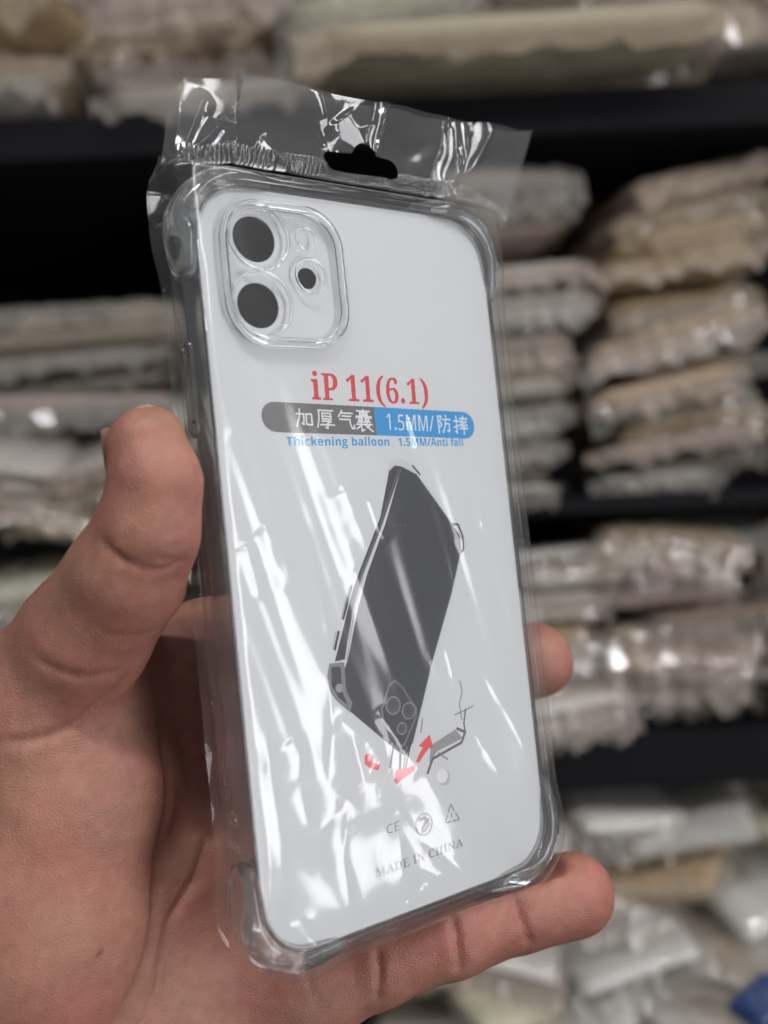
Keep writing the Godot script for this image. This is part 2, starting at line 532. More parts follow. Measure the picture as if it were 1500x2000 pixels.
func print_page() -> void:
	page = Image.create(1024, 2048, false, Image.FORMAT_RGB8)
	page.fill(Color(0.61, 0.615, 0.618).linear_to_srgb())
	var red := Color(0.78, 0.09, 0.14)
	var grey := Color(0.36, 0.355, 0.35)
	var blue := Color(0.0, 0.545, 0.79)
	var white := Color(0.87, 0.87, 0.87)
	words("iP 11(6.1)", "Droid Serif", 700, Vector2(-14.6, 32.0), Vector2(15.6, 31.0), 5.6, red)
	# the pill under it
	var slope := -2.4 / 55.0
	var l := Vector2(-26.6, 28.6)
	var pill := func(x0: float, x1: float, cap0: bool, cap1: bool) -> Array:
		var pts := []
		var r := 3.05
		for i in 13:
			var a := PI / 2 + PI * i / 12
			var c := Vector2(x0 + (r if cap0 else 0.0), 0)
			pts.append(c + Vector2(cos(a) * (r if cap0 else 0.0), sin(a) * r))
		for i in 13:
			var a := -PI / 2 + PI * i / 12
			var c := Vector2(x1 - (r if cap1 else 0.0), 0)
			pts.append(c + Vector2(cos(a) * (r if cap1 else 0.0), sin(a) * r))
		var out := []
		for p in pts:
			out.append(Vector2(p.x, p.y + 28.6 + (p.x + 26.6) * slope))
		return out
	ink(pill.call(-26.6, 0.5, true, false), grey)
	ink(pill.call(0.5, 28.4, false, true), blue)
	var at := func(x: float) -> Vector2: return Vector2(x, 28.6 + (x + 26.6) * slope)
	hanzi([[[1, 7], [5, 7], [4.7, 2], [3.7, 2.6]], [[2.9, 9.4], [2.7, 6], [0.7, 1]], [[6.2, 7], [9.2, 7], [9.2, 2], [6.2, 2], [6.2, 7]]], at.call(-17.0), 4.3, slope, white)
	hanzi([[[1.2, 9], [9.4, 9]], [[1.6, 9], [1.4, 5], [0.4, 1]], [[3.2, 7.7], [8, 7.7], [8, 5], [3.2, 5], [3.2, 7.7]], [[3.2, 6.3], [8, 6.3]], [[3, 4], [8, 4], [6, 3]], [[5.9, 3], [5.9, 0.7], [4.7, 1.1]], [[2, 2.3], [9.6, 2.3]]], at.call(-11.9), 4.4, slope, white)
	hanzi([[[3, 9.6], [0.8, 6.4]], [[2.5, 8.3], [9, 8.3]], [[2.8, 6.8], [8, 6.8]], [[1.2, 5.2], [7.2, 5.2], [7.4, 2.5], [8.3, 0.9], [9.4, 0.9], [9.5, 2.6]]], at.call(-6.9), 4.3, slope, white)
	hanzi([[[1.5, 9.3], [8.5, 9.3]], [[5, 10], [5, 7.4]], [[3, 8.5], [7, 8.5], [7, 7.6], [3, 7.6], [3, 8.5]], [[1, 6.1], [1, 6.9], [9, 6.9], [9, 6.1]], [[2.2, 6.2], [4.2, 6.2], [4.2, 5.2], [2.2, 5.2], [2.2, 6.2]], [[5.8, 6.2], [7.8, 6.2], [7.8, 5.2], [5.8, 5.2], [5.8, 6.2]],
		[[1.5, 4.4], [8.5, 4.4]], [[0.8, 3.3], [9.2, 3.3]], [[3.5, 5], [3.5, 3.3]], [[6.5, 5], [6.5, 3.3]], [[4, 3.3], [0.8, 1.2]], [[3.5, 2.2], [3.5, 0.2], [5, 1]], [[5.2, 3.2], [9.5, 0.2]], [[7.8, 2.8], [6.3, 1.8]]], at.call(-2.4), 4.7, slope, white)
	words("1.5MM/", "Droid Sans", 400, at.call(3.4) + Vector2(0, -1.7), at.call(16.4) + Vector2(0, -1.7), 3.5, white)
	hanzi([[[1.4, 9.2], [1.4, 0.3]], [[1.4, 9.2], [3.7, 9.2], [2.4, 6.6], [3.7, 5], [2.6, 3.6], [1.6, 4]], [[6.5, 9.8], [7, 8.6]], [[4.4, 7.6], [9.6, 7.6]], [[6, 5.4], [8.8, 5.4], [8.4, 1.3], [7.2, 1.8]], [[6.4, 7.6], [6, 4.5], [4.1, 0.6]]], at.call(19.3), 4.3, slope, white)
	hanzi([[[0.5, 7], [3.7, 7]], [[2.2, 9.7], [2.2, 0.8], [1.1, 1.7]], [[0.4, 3.6], [3.7, 4.8]], [[6.6, 9.8], [7, 8.9]], [[4.3, 8.4], [9.7, 8.4]], [[6.7, 8.2], [5.6, 6.6], [7.5, 6.6], [5.6, 4.6], [7.9, 4.6]], [[4.6, 7.2], [5.2, 6.2]], [[4.5, 4.7], [5.3, 5.6]], [[9.1, 7.4], [8.2, 6.4]], [[8.2, 5.6], [9.3, 4.8]], [[4.1, 3.3], [9.8, 3.3]], [[6.9, 4.4], [6.9, 0.3]]], at.call(24.3), 4.4, slope, white)
	words("Thickening balloon", "Droid Sans", 700, Vector2(-21.6, 22.7), Vector2(3.6, 22.1), 1.75, blue)
	words("1.5MM/Anti fall", "Droid Sans", 700, Vector2(6.0, 22.0), Vector2(24.4, 21.6), 1.75, blue)
	# drawing of a dark phone in a clear case, standing on its corner
	var slate := Color(0.115, 0.125, 0.155)
	var rim := Color(0.42, 0.43, 0.45)
	var black := Color(0.085, 0.085, 0.10)
	ink([Vector2(1.9, 16.4), Vector2(3.4, 18.9), Vector2(6.3, 19.3), Vector2(9.2, 17.8), Vector2(10.4, 15.4), Vector2(6.0, 16.6)], Color(0.76, 0.77, 0.78))
	var face := [Vector2(6.2, 17.5), Vector2(10.0, 15.7), Vector2(18.6, 4.2), Vector2(20.6, 1.4), Vector2(20.5, -1.5), Vector2(16.3, -10.9), Vector2(8.8, -25.1), Vector2(4.5, -34.4), Vector2(1.5, -40.8), Vector2(-0.6, -43.2), Vector2(-2.6, -41.8), Vector2(-8.6, -36.0), Vector2(-13.2, -31.6), Vector2(-14.6, -28.0), Vector2(-14.0, -24.0), Vector2(-12.4, -21.0), Vector2(-8.9, -11.7), Vector2(-5.6, -4.5), Vector2(0.3, 5.5)]
	ink(face, slate)
	ink([Vector2(2.7, 16.6), Vector2(4.4, 17.8), Vector2(6.2, 17.5), Vector2(5.3, 16.0), Vector2(-0.9, 5.0), Vector2(-7.0, -4.9), Vector2(-10.0, -11.5), Vector2(-13.2, -21.1), Vector2(-15.6, -21.2), Vector2(-12.9, -15.1), Vector2(-10.1, -8.4), Vector2(-7.6, -4.0), Vector2(-0.8, 7.0)], black)
	for o in [0.0, 0.55]:
		stroke([Vector2(5.8 - o, 16.8), Vector2(-0.6 - o, 5.3), Vector2(-6.7 - o, -4.7), Vector2(-9.7 - o, -11.6), Vector2(-12.7 - o, -21.2)], 0.16, rim)
	stroke([Vector2(10.0, 15.7), Vector2(18.6, 4.2), Vector2(20.6, 1.4), Vector2(20.5, -1.5), Vector2(16.3, -10.9), Vector2(8.8, -25.1), Vector2(4.5, -34.4), Vector2(1.5, -40.8)], 0.22, rim)
	stroke([Vector2(18.6, 4.2), Vector2(20.3, 4.0), Vector2(21.3, 1.4), Vector2(21.1, -1.6), Vector2(19.8, -2.6)], 0.5, black)
	stroke([Vector2(9.2, 17.6), Vector2(11.0, 15.6)], 0.4, black)
	# buttons on its edge, bumper at the low corner
	stroke([Vector2(-9.8, -6.6), Vector2(-12.6, -13.0)], 0.55, black)
	stroke([Vector2(-10.4, -6.8), Vector2(-13.1, -12.9)], 0.16, rim)
	stroke([Vector2(-14.0, -15.4), Vector2(-15.3, -18.8)], 0.55, black)
	stroke([Vector2(-14.6, -15.3), Vector2(-15.8, -18.6)], 0.14, rim)
	ink([Vector2(-16.9, -21.4), Vector2(-17.9, -24.3), Vector2(-17.6, -26.6), Vector2(-16.1, -29.0), Vector2(-13.2, -31.8), Vector2(-12.4, -30.1), Vector2(-13.6, -27.3), Vector2(-13.4, -21.6)], Color(0.45, 0.455, 0.47))
	ink([Vector2(-16.5, -22.2), Vector2(-16.9, -25.8), Vector2(-15.4, -28.6), Vector2(-13.6, -30.2), Vector2(-14.6, -27.4), Vector2(-14.4, -22.4)], black)
	dot(Vector2(-15.2, -26.6), 0.9, Color(0.55, 0.55, 0.56))
	# its camera island
	var isl := [Vector2(-1.3, -27.4), Vector2(-3.0, -28.0), Vector2(-5.5, -32.6), Vector2(-5.3, -35.2), Vector2(-2.0, -40.7), Vector2(-0.7, -40.8), Vector2(2.9, -35.9), Vector2(3.4, -34.2), Vector2(0.3, -29.0), Vector2(-1.3, -27.4)]
	stroke(isl, 0.42, Color(0.55, 0.55, 0.56))
	stroke(isl, 0.16, black)
	for c in [[Vector2(-2.5, -32.3), 1.9], [Vector2(1.3, -34.1), 1.8], [Vector2(-0.9, -37.4), 1.3]]:
		dot(c[0], c[1], Color(0.50, 0.50, 0.51))
		dot(c[0], c[1] - 0.25, Color(0.24, 0.245, 0.265))
		dot(c[0] + Vector2(-0.2, 0.2), c[1] * 0.5, Color(0.18, 0.18, 0.20))
	stroke([Vector2(-3.2, -39.6), Vector2(-4.8, -44.6)], 0.4, black)
	stroke([Vector2(-1.6, -40.6), Vector2(-2.8, -47.6)], 0.6, slate)
	stroke([Vector2(-0.2, -41.4), Vector2(-2.0, -47.0)], 0.35, rim)
	stroke([Vector2(1.0, -40.9), Vector2(-1.2, -46.0)], 0.3, black)
	# broken ground, splinters and arrows
	ink([Vector2(6.3, -42.3), Vector2(13.3, -40.3), Vector2(15.2, -42.6), Vector2(7.7, -43.9), Vector2(5.2, -46.0)], Color(0.55, 0.55, 0.555))
	stroke([Vector2(4.6, -47.9), Vector2(6.3, -45.2), Vector2(14.7, -43.4), Vector2(16.0, -41.4), Vector2(13.8, -40.2)], 0.6, Color(0.34, 0.34, 0.35))
	stroke([Vector2(13.6, -37.2), Vector2(16.8, -36.7), Vector2(19.1, -36.2)], 0.3, Color(0.5, 0.5, 0.5))
	stroke([Vector2(16.0, -30.2), Vector2(16.4, -32.5), Vector2(15.2, -35.0), Vector2(15.4, -38.6)], 0.3, Color(0.5, 0.5, 0.5))
	stroke([Vector2(16.8, -36.6), Vector2(15.9, -39.4), Vector2(16.0, -41.2)], 0.45, Color(0.38, 0.38, 0.39))
	stroke([Vector2(8.0, -44.3), Vector2(10.4, -46.2)], 0.3, Color(0.45, 0.45, 0.45))
	stroke([Vector2(4.7, -36.4), Vector2(3.9, -39.1)], 0.4, Color(0.55, 0.55, 0.55))
	ink([Vector2(1.8, -44.9), Vector2(3.1, -43.2), Vector2(4.0, -42.4), Vector2(3.0, -41.8), Vector2(6.2, -40.0), Vector2(6.8, -43.1), Vector2(5.6, -42.8), Vector2(4.4, -43.7), Vector2(2.6, -45.2)], Color(0.86, 0.25, 0.28))
	ink([Vector2(-4.2, -47.5), Vector2(-3.5, -45.5), Vector2(-0.8, -45.7), Vector2(1.6, -45.5), Vector2(1.3, -46.7), Vector2(-1.5, -47.5), Vector2(-3.5, -48.4)], Color(0.84, 0.22, 0.30))
	ink([Vector2(-10.7, -40.9), Vector2(-9.4, -40.8), Vector2(-9.1, -42.8), Vector2(-7.2, -43.6), Vector2(-7.9, -44.6), Vector2(-9.7, -43.8), Vector2(-11.0, -42.7)], Color(0.86, 0.30, 0.33))
	dot(Vector2(8.9, -49.8), 1.7, Color(0.72, 0.72, 0.725))
	dot(Vector2(8.4, -49.3), 1.5, Color(0.88, 0.88, 0.885))
	# approval marks and origin
	var pale := Color(0.54, 0.54, 0.54)
	words("CE", "Droid Sans", 400, Vector2(-7.2, -57.8), Vector2(-4.0, -57.7), 1.9, pale)
	dot(Vector2(2.3, -58.1), 2.35, pale)
	dot(Vector2(2.3, -58.1), 2.0, Color(0.61, 0.615, 0.618).linear_to_srgb())
	stroke([Vector2(1.0, -56.9), Vector2(2.6, -56.8), Vector2(3.0, -57.6), Vector2(1.9, -58.8), Vector2(1.6, -59.6)], 0.65, pale)
	stroke([Vector2(3.5, -57.4), Vector2(3.3, -58.6), Vector2(2.2, -59.6)], 0.5, pale)
	var tri := [Vector2(9.9, -55.7), Vector2(7.9, -59.2), Vector2(11.9, -59.4)]
	for i in 3:
		var a: Vector2 = tri[i]
		var b: Vector2 = tri[(i + 1) % 3]
		stroke([a.lerp(b, 0.02), a.lerp(b, 0.42)], 0.34, pale)
		stroke([a.lerp(b, 0.58), a.lerp(b, 0.98)], 0.34, pale)
	stroke([Vector2(9.9, -57.6), Vector2(9.9, -58.4)], 0.25, pale)
	words("MADE IN CHINA", "Droid Serif", 700, Vector2(-11.0, -65.6), Vector2(12.3, -65.2), 1.75, pale)
	# a hair of lint
	stroke([Vector2(20.5, -11.7), Vector2(21.3, -11.9)], 0.12, Color(0.4, 0.4, 0.4))


func sheet(hw: float, hh: float, r: float, step: float, cut: Callable, height: Callable, y_shift := 0.0, r_top := -1.0) -> Array:
	# a grid over a rectangle with rounded corners, holes cut where cut() < 0; returns [vertices (mm), indices, plain xy]
	var nx := int(2 * hw / step)
	var ny := int(2 * hh / step)
	var v := PackedVector3Array()
	var flat := PackedVector2Array()
	var sd := PackedFloat32Array()
	for i in nx + 1:
		for j in ny + 1:
			var p := Vector2(-hw + 2 * hw * i / nx, -hh + 2 * hh * j / ny)
			var rr := r_top if r_top >= 0.0 and p.y > 0 else r
			var q := Vector2(absf(p.x) - (hw - rr), absf(p.y) - (hh - rr))
			if q.x > 0 and q.y > 0:
				q *= maxf(q.x, q.y) / q.length()
				p = Vector2(signf(p.x) * (hw - rr + q.x), signf(p.y) * (hh - rr + q.y))
			p.y += y_shift
			var d: float = cut.call(p)
			if absf(d) < step * 0.72:
				var e := 0.01
				var g := Vector2(cut.call(p + Vector2(e, 0)) - d, cut.call(p + Vector2(0, e)) - d).normalized()
				p -= g * d
				d = 0.0
			flat.append(p)
			sd.append(d)
			v.append(Vector3(p.x, p.y, height.call(p)))
	var all := grid_index(nx + 1, ny + 1)
	var idx := PackedInt32Array()
	for t in range(0, all.size(), 3):
		if sd[all[t]] + sd[all[t + 1]] + sd[all[t + 2]] > 1e-6:
			idx.append_array([all[t], all[t + 1], all[t + 2]])
	return [v, idx, flat]


func build_card() -> void:
	print_page()
	var m := StandardMaterial3D.new()
	m.albedo_texture = ImageTexture.create_from_image(page)
	m.roughness = 0.5
	m.texture_repeat = false
	var cut := func(p: Vector2) -> float:
		var d := 1e9
		for h in HOLES:
			d = minf(d, p.distance_to(h[0]) - h[1])
		return d
	var bow := func(p: Vector2) -> float: return -0.5 * pow(p.x / CARD_HW, 2.0) - 0.4 * pow(p.y / CARD_HH, 4.0)
	var s := sheet(CARD_HW, CARD_HH, 10.0, 0.6, cut, bow)
	var v: PackedVector3Array = s[0]
	var uv := PackedVector2Array()
	for i in v.size():
		uv.append(to_px(s[2][i]) / Vector2(1024, 2048))
		v[i] = v[i] * MM
	var o := thing("insert_card", "white printed card with camera holes inside the clear case", "card", held)
	part("printed_face", solid(v, s[1], uv), m, o)
	var back := PackedVector3Array()
	for p in v:
		back.append(p - Vector3(0, 0, 0.35 * MM))
	part("back_face", solid(back, s[1], PackedVector2Array(), PackedColorArray(), true), plain(Color(0.74, 0.74, 0.74), 0.6), o)
	part("card_edge", sweep(rounded_outline(CARD_HW, CARD_HH, 10.0), [Vector2(0.0, -1.2), Vector2(0.03, -1.1), Vector2(0.03, -0.55), Vector2(0, -0.5), Vector2(-0.1, -0.8)]), plain(Color(0.78, 0.78, 0.78), 0.6), o)


# ---------------------------------------------------------------- clear case

func capsule_outline(a: Vector2, b: Vector2, r: float) -> Array:
	var d := (b - a).normalized()
	var base := d.angle()
	var pts := []
	var nor := []
	for i in 13:
		var t := base - PI / 2 + PI * i / 12
		nor.append(Vector2(cos(t), sin(t)))
		pts.append(b + nor[-1] * r)
	for i in 13:
		var t := base + PI / 2 + PI * i / 12
		nor.append(Vector2(cos(t), sin(t)))
		pts.append(a + nor[-1] * r)
	return [pts, nor]


func build_case() -> void:
	var o := thing("phone_case", "clear rubber phone case with thick corner bumpers inside the bag", "phone case", held)
	# wall all round, with a lip
	var ring := rounded_outline(37.0, 74.5, 10.0, 12, 14)
	part("side_wall", sweep(ring, [Vector2(0.45, -8.6), Vector2(0.9, -8.9), Vector2(1.7, -8.9), Vector2(2.2, -8.5), Vector2(2.35, -7.6), Vector2(2.3, -5.0), Vector2(2.3, -1.0), Vector2(2.15, 0.3), Vector2(1.7, 1.1), Vector2(1.0, 1.45), Vector2(0.4, 1.4), Vector2(0.35, 0.5), Vector2(0.45, -3.0)]), mats.clear_wall, o)
	part("inner_lip", sweep(ring, [Vector2(0.02, -7.5), Vector2(0.40, -7.5), Vector2(0.40, -0.2), Vector2(0.3, 0.2), Vector2(0.05, 0.2)]), mats.clear_ridge, o)
	# back panel over the card
	var outline := rounded_outline(37.3, 74.8, 10.2)
	for z in [1.40, 0.40]:
		var s := sheet(37.3, 74.8, 10.2, 4.0, func(p: Vector2) -> float: return 9.0, func(p: Vector2) -> float: return z)
		var v: PackedVector3Array = s[0]
		for i in v.size():
			v[i] *= MM
		part("back_panel", solid(v, s[1], PackedVector2Array(), PackedColorArray(), z < 1.0), mats.panel, o)
	# bumpers
	for k in 4:
		var v := PackedVector3Array()
		var n := 34
		var m := 12
		var sx := 1.0 if k in [0, 3] else -1.0
		var sy := 1.0 if k < 2 else -1.0
		for i in n + 1:
			var t := float(i) / n
			# runs along one side, round the corner, along the other side
			var s := t * 34.0
			var p: Vector2
			var d: Vector2
			if s < 9.0:
				p = Vector2(37.0, 64.5 - (9.0 - s))
				d = Vector2(1, 0)
			elif s < 25.0:
				var a := (s - 9.0) / 16.0 * PI / 2
				d = Vector2(cos(a), sin(a))
				p = Vector2(27.0, 64.5) + d * 10.0
			else:
				p = Vector2(27.0 - (s - 25.0), 74.5)
				d = Vector2(0, 1)
			var swell := pow(sin(PI * clampf(t, 0.0, 1.0)), 0.28) if t > 0.0 and t < 1.0 else 0.0
			for j in m:
				var a := TAU * j / m
				var off := 1.5 + (0.1 + 2.9 * swell) * cos(a)
				var z := -3.4 + (0.2 + 5.2 * swell) * signf(sin(a)) * pow(absf(sin(a)), 0.6)
				var q := p + d * off
				v.append(Vector3(q.x * sx, q.y * sy, z) * MM)
		part("corner_bumper", solid(v, grid_index(n + 1, m, false, true), PackedVector2Array(), PackedColorArray(), sx * sy < 0), mats.clear_bumper, o)
	# camera frame: two fine ridges, and a raised ring round each opening
	var c := Vector2(-18.5, 57.0)
	var frame := part("camera_frame", sweep(rounded_outline(13.5, 14.1, 8.0), [Vector2(-0.55, 0.45), Vector2(0.55, 0.45), Vector2(0.58, 1.7), Vector2(0.4, 2.05), Vector2(-0.4, 2.05), Vector2(-0.58, 1.7)], c), mats.clear_ridge, o)
	part("inner_ridge", sweep(rounded_outline(12.4, 13.0, 7.0), round_profile(0.26, Vector2(0, 1.5), 8), c), mats.clear_ridge, frame)
	for h in [[HOLES[0][0], 6.7, 0.34], [HOLES[1][0], 6.6, 0.34], [HOLES[2][0], 3.6, 0.30], [Vector2(-13.2, 65.0), 2.3, 0.26]]:
		var pts := []
		var nor := []
		for i in 48:
			var a := TAU * i / 48
			nor.append(Vector2(cos(a), sin(a)))
			pts.append(nor[-1] * h[1])
		part("lens_ring", sweep([pts, nor], round_profile(h[2], Vector2(0, 1.5), 8), h[0]), mats.clear_ridge, o)
	# the long button cover and two strap holes on the near side; the frame turns the outline onto the wall
	var onto := Transform3D(Basis(Vector3(0, 0, 1), Vector3(0, 1, 0), Vector3(-1, 0, 0)), Vector3(-39.35, 0, 0) * MM)
	var cover := part("button_cover", sweep(capsule_outline(Vector2(-3.6, 27.2), Vector2(-3.6, 42.0), 1.75), round_profile(0.42, Vector2(0, 0.15), 8)), mats.clear_ridge, o, onto)
	part("button_bar", sweep(capsule_outline(Vector2(-3.6, 28.6), Vector2(-3.6, 40.6), 0.5), round_profile(0.36, Vector2(0, 0.15), 8)), mats.clear_ridge, cover)
	for y in [-47.6, -53.2]:
		part("strap_hole", sweep(capsule_outline(Vector2(-3.4, y - 0.3), Vector2(-3.4, y + 0.3), 1.1), round_profile(0.34, Vector2(0, 0.1), 8)), mats.clear_ridge, o, onto)


# ---------------------------------------------------------------- plastic bag

# creases of the front film: [half width, height, line across the case]
const FOLDS := [
	[2.60, 0.80, [Vector2(-12.1, 15.0), Vector2(-9.5, 7.0), Vector2(-7.3, 0.9), Vector2(-6.3, -0.6)]],
	[0.90, 0.50, [Vector2(-5.9, 11.7), Vector2(-3.8, 4.6), Vector2(-1.7, 1.4)]],
	[2.20, 0.70, [Vector2(-30.9, 7.5), Vector2(-27.3, 1.7), Vector2(-25.0, -6.0)]],
	[1.20, 0.50, [Vector2(-34.8, 3.7), Vector2(-33.9, -1.4), Vector2(-33.0, -7.3)]],
	[0.60, 0.30, [Vector2(-21.5, 6.8), Vector2(-20.1, -0.4), Vector2(-18.8, -8.6), Vector2(-18.3, -17.5)]],
	[0.60, 0.35, [Vector2(24.8, 12.2), Vector2(23.9, -1.7), Vector2(24.2, -7.1)]],
	[0.70, 0.35, [Vector2(29.0, 16.5), Vector2(30.7, 7.6), Vector2(32.3, 1.5), Vector2(32.8, -8.3)]],
	[1.20, 0.50, [Vector2(7.4, 28.1), Vector2(8.9, 20.3)]],
	[1.00, 0.80, [Vector2(10.3, -20.4), Vector2(11.5, -28.1), Vector2(13.3, -35.4), Vector2(17.5, -43.3), Vector2(22.7, -53.3), Vector2(29.7, -64.5)]],
	[0.80, 0.60, [Vector2(30.0, -64.6), Vector2(31.1, -53.4), Vector2(28.3, -44.5), Vector2(25.5, -38.5), Vector2(16.8, -23.5)]],
	[0.70, 0.40, [Vector2(32.1, -46.7), Vector2(32.4, -57.4)]],
	[1.80, 0.80, [Vector2(-34.6, -30.5), Vector2(-34.4, -42.5), Vector2(-34.1, -50.1), Vector2(-34.4, -59.5), Vector2(-34.2, -64.8)]],
	[1.20, 0.90, [Vector2(-18.8, -48.0), Vector2(-20.9, -58.9), Vector2(-20.7, -66.8), Vector2(-17.7, -71.7)]],
	[1.20, 0.80, [Vector2(-28.8, -42.3), Vector2(-27.9, -49.3), Vector2(-25.4, -51.8), Vector2(-20.3, -48.7), Vector2(-18.9, -47.0)]],
	[1.00, 0.90, [Vector2(-8.8, -50.4), Vector2(-4.0, -58.2), Vector2(3.8, -65.5), Vector2(9.9, -72.0)]],
	[0.90, 0.90, [Vector2(-1.6, -45.2), Vector2(1.6, -51.7), Vector2(6.6, -60.4), Vector2(9.5, -70.3), Vector2(10.4, -73.8)]],
	[0.80, 0.70, [Vector2(-8.2, -56.1), Vector2(-8.6, -64.2), Vector2(-3.4, -64.1), Vector2(-1.1, -66.3), Vector2(-1.4, -73.5)]],
	[0.60, 0.50, [Vector2(-8.0, -69.5), Vector2(-6.0, -73.7)]],
	[0.60, 0.50, [Vector2(-3.9, -67.6), Vector2(-4.0, -73.8)]],
	[0.50, 0.30, [Vector2(-19.4, -22.3), Vector2(-20.8, -34.1), Vector2(-22.4, -43.7)]],
	[1.00, 0.40, [Vector2(-37.4, 35.1), Vector2(-35.6, 29.5), Vector2(-34.7, 23.6)]],
	[0.70, 0.70, [Vector2(-31.7, -66.9), Vector2(-28.9, -67.3), Vector2(-27.1, -71.2), Vector2(-28.2, -73.3), Vector2(-30.5, -71.1), Vector2(-32.1, -68.2), Vector2(-31.7, -66.9)]],
	[0.50, 0.30, [Vector2(18.4, 1.0), Vector2(18.3, -1.8)]],
	[0.80, 0.30, [Vector2(12.0, 8.8), Vector2(14.4, 1.3), Vector2(15.0, -9.9), Vector2(15.8, -20.1)]],
	[1.60, 0.70, [Vector2(-20.0, -31.3), Vector2(-13.3, -36.6), Vector2(-9.8, -43.4)]],
	[1.20, 0.60, [Vector2(-16.9, -33.9), Vector2(-15.5, -44.2), Vector2(-19.5, -47.3)]],
	[1.20, 0.70, [Vector2(-10.1, -31.0), Vector2(-5.0, -41.3), Vector2(-1.6, -45.2)]],
	[1.50, 0.70, [Vector2(-29.5, -33.4), Vector2(-27.6, -36.7), Vector2(-28.8, -42.3)]],
]
# the flap above the seal: [foot, top edge] from left to right
const HEADER := [
	[Vector3(-39.9, 79.3, -7.0), Vector3(-34.7, 97.0, -9.0)],
	[Vector3(-38.3, 79.1, -5.0), Vector3(-33.0, 98.3, -6.0)],
	[Vector3(-25.1, 81.1, -4.0), Vector3(-20.1, 100.2, -5.0)],
	[Vector3(-25.7, 80.0, -2.0), Vector3(-25.7, 97.1, 4.0)],
	[Vector3(-3.9, 79.7, -2.0), Vector3(-4.2, 99.1, -2.0)],
	[Vector3(12.3, 79.7, -2.0), Vector3(13.4, 99.2, -1.0)],
	[Vector3(38.1, 79.4, -2.0), Vector3(37.8, 100.3, -3.0)],
	[Vector3(48.5, 75.9, -4.0), Vector3(63.3, 103.2, -5.0)],
]
const BAG_HW := 40.7
const BAG_LOW := -78.6
const BAG_HIGH := 79.6
var fold_boxes := []


func near_line(p: Vector2, pts: Array) -> Array:
	# [distance, signed side, how far along 0..1]
	var best := 1e9
	var side := 1.0
	var along := 0.0
	for i in pts.size() - 1:
		var a: Vector2 = pts[i]
		var b: Vector2 = pts[i + 1]
		var ab := b - a
		var t := clampf((p - a).dot(ab) / ab.length_squared(), 0.0, 1.0)
		var q := a + ab * t
		var d := p.distance_to(q)
		if d < best:
			best = d
			side = signf(ab.cross(p - a))
			along = (i + t) / (pts.size() - 1)
	return [best, side, along]


func bulged(p: Vector2) -> Vector2:
	# the film swells where it runs round a corner bumper
	var out := p
	for c: Vector2 in [Vector2(-27, -64.5), Vector2(27, -64.5), Vector2(-27, 64.5), Vector2(27, 64.5)]:
		var d := p - c
		var along := d.normalized().dot(c.sign() / sqrt(2.0))
		if along > 0.0:
			out += d.normalized() * 1.3 * smoothstep(7.0, 13.5, d.length()) * smoothstep(0.1, 0.8, along) * (1.0 if c.y < 0 else smoothstep(79.0, 74.0, p.y))
	return out


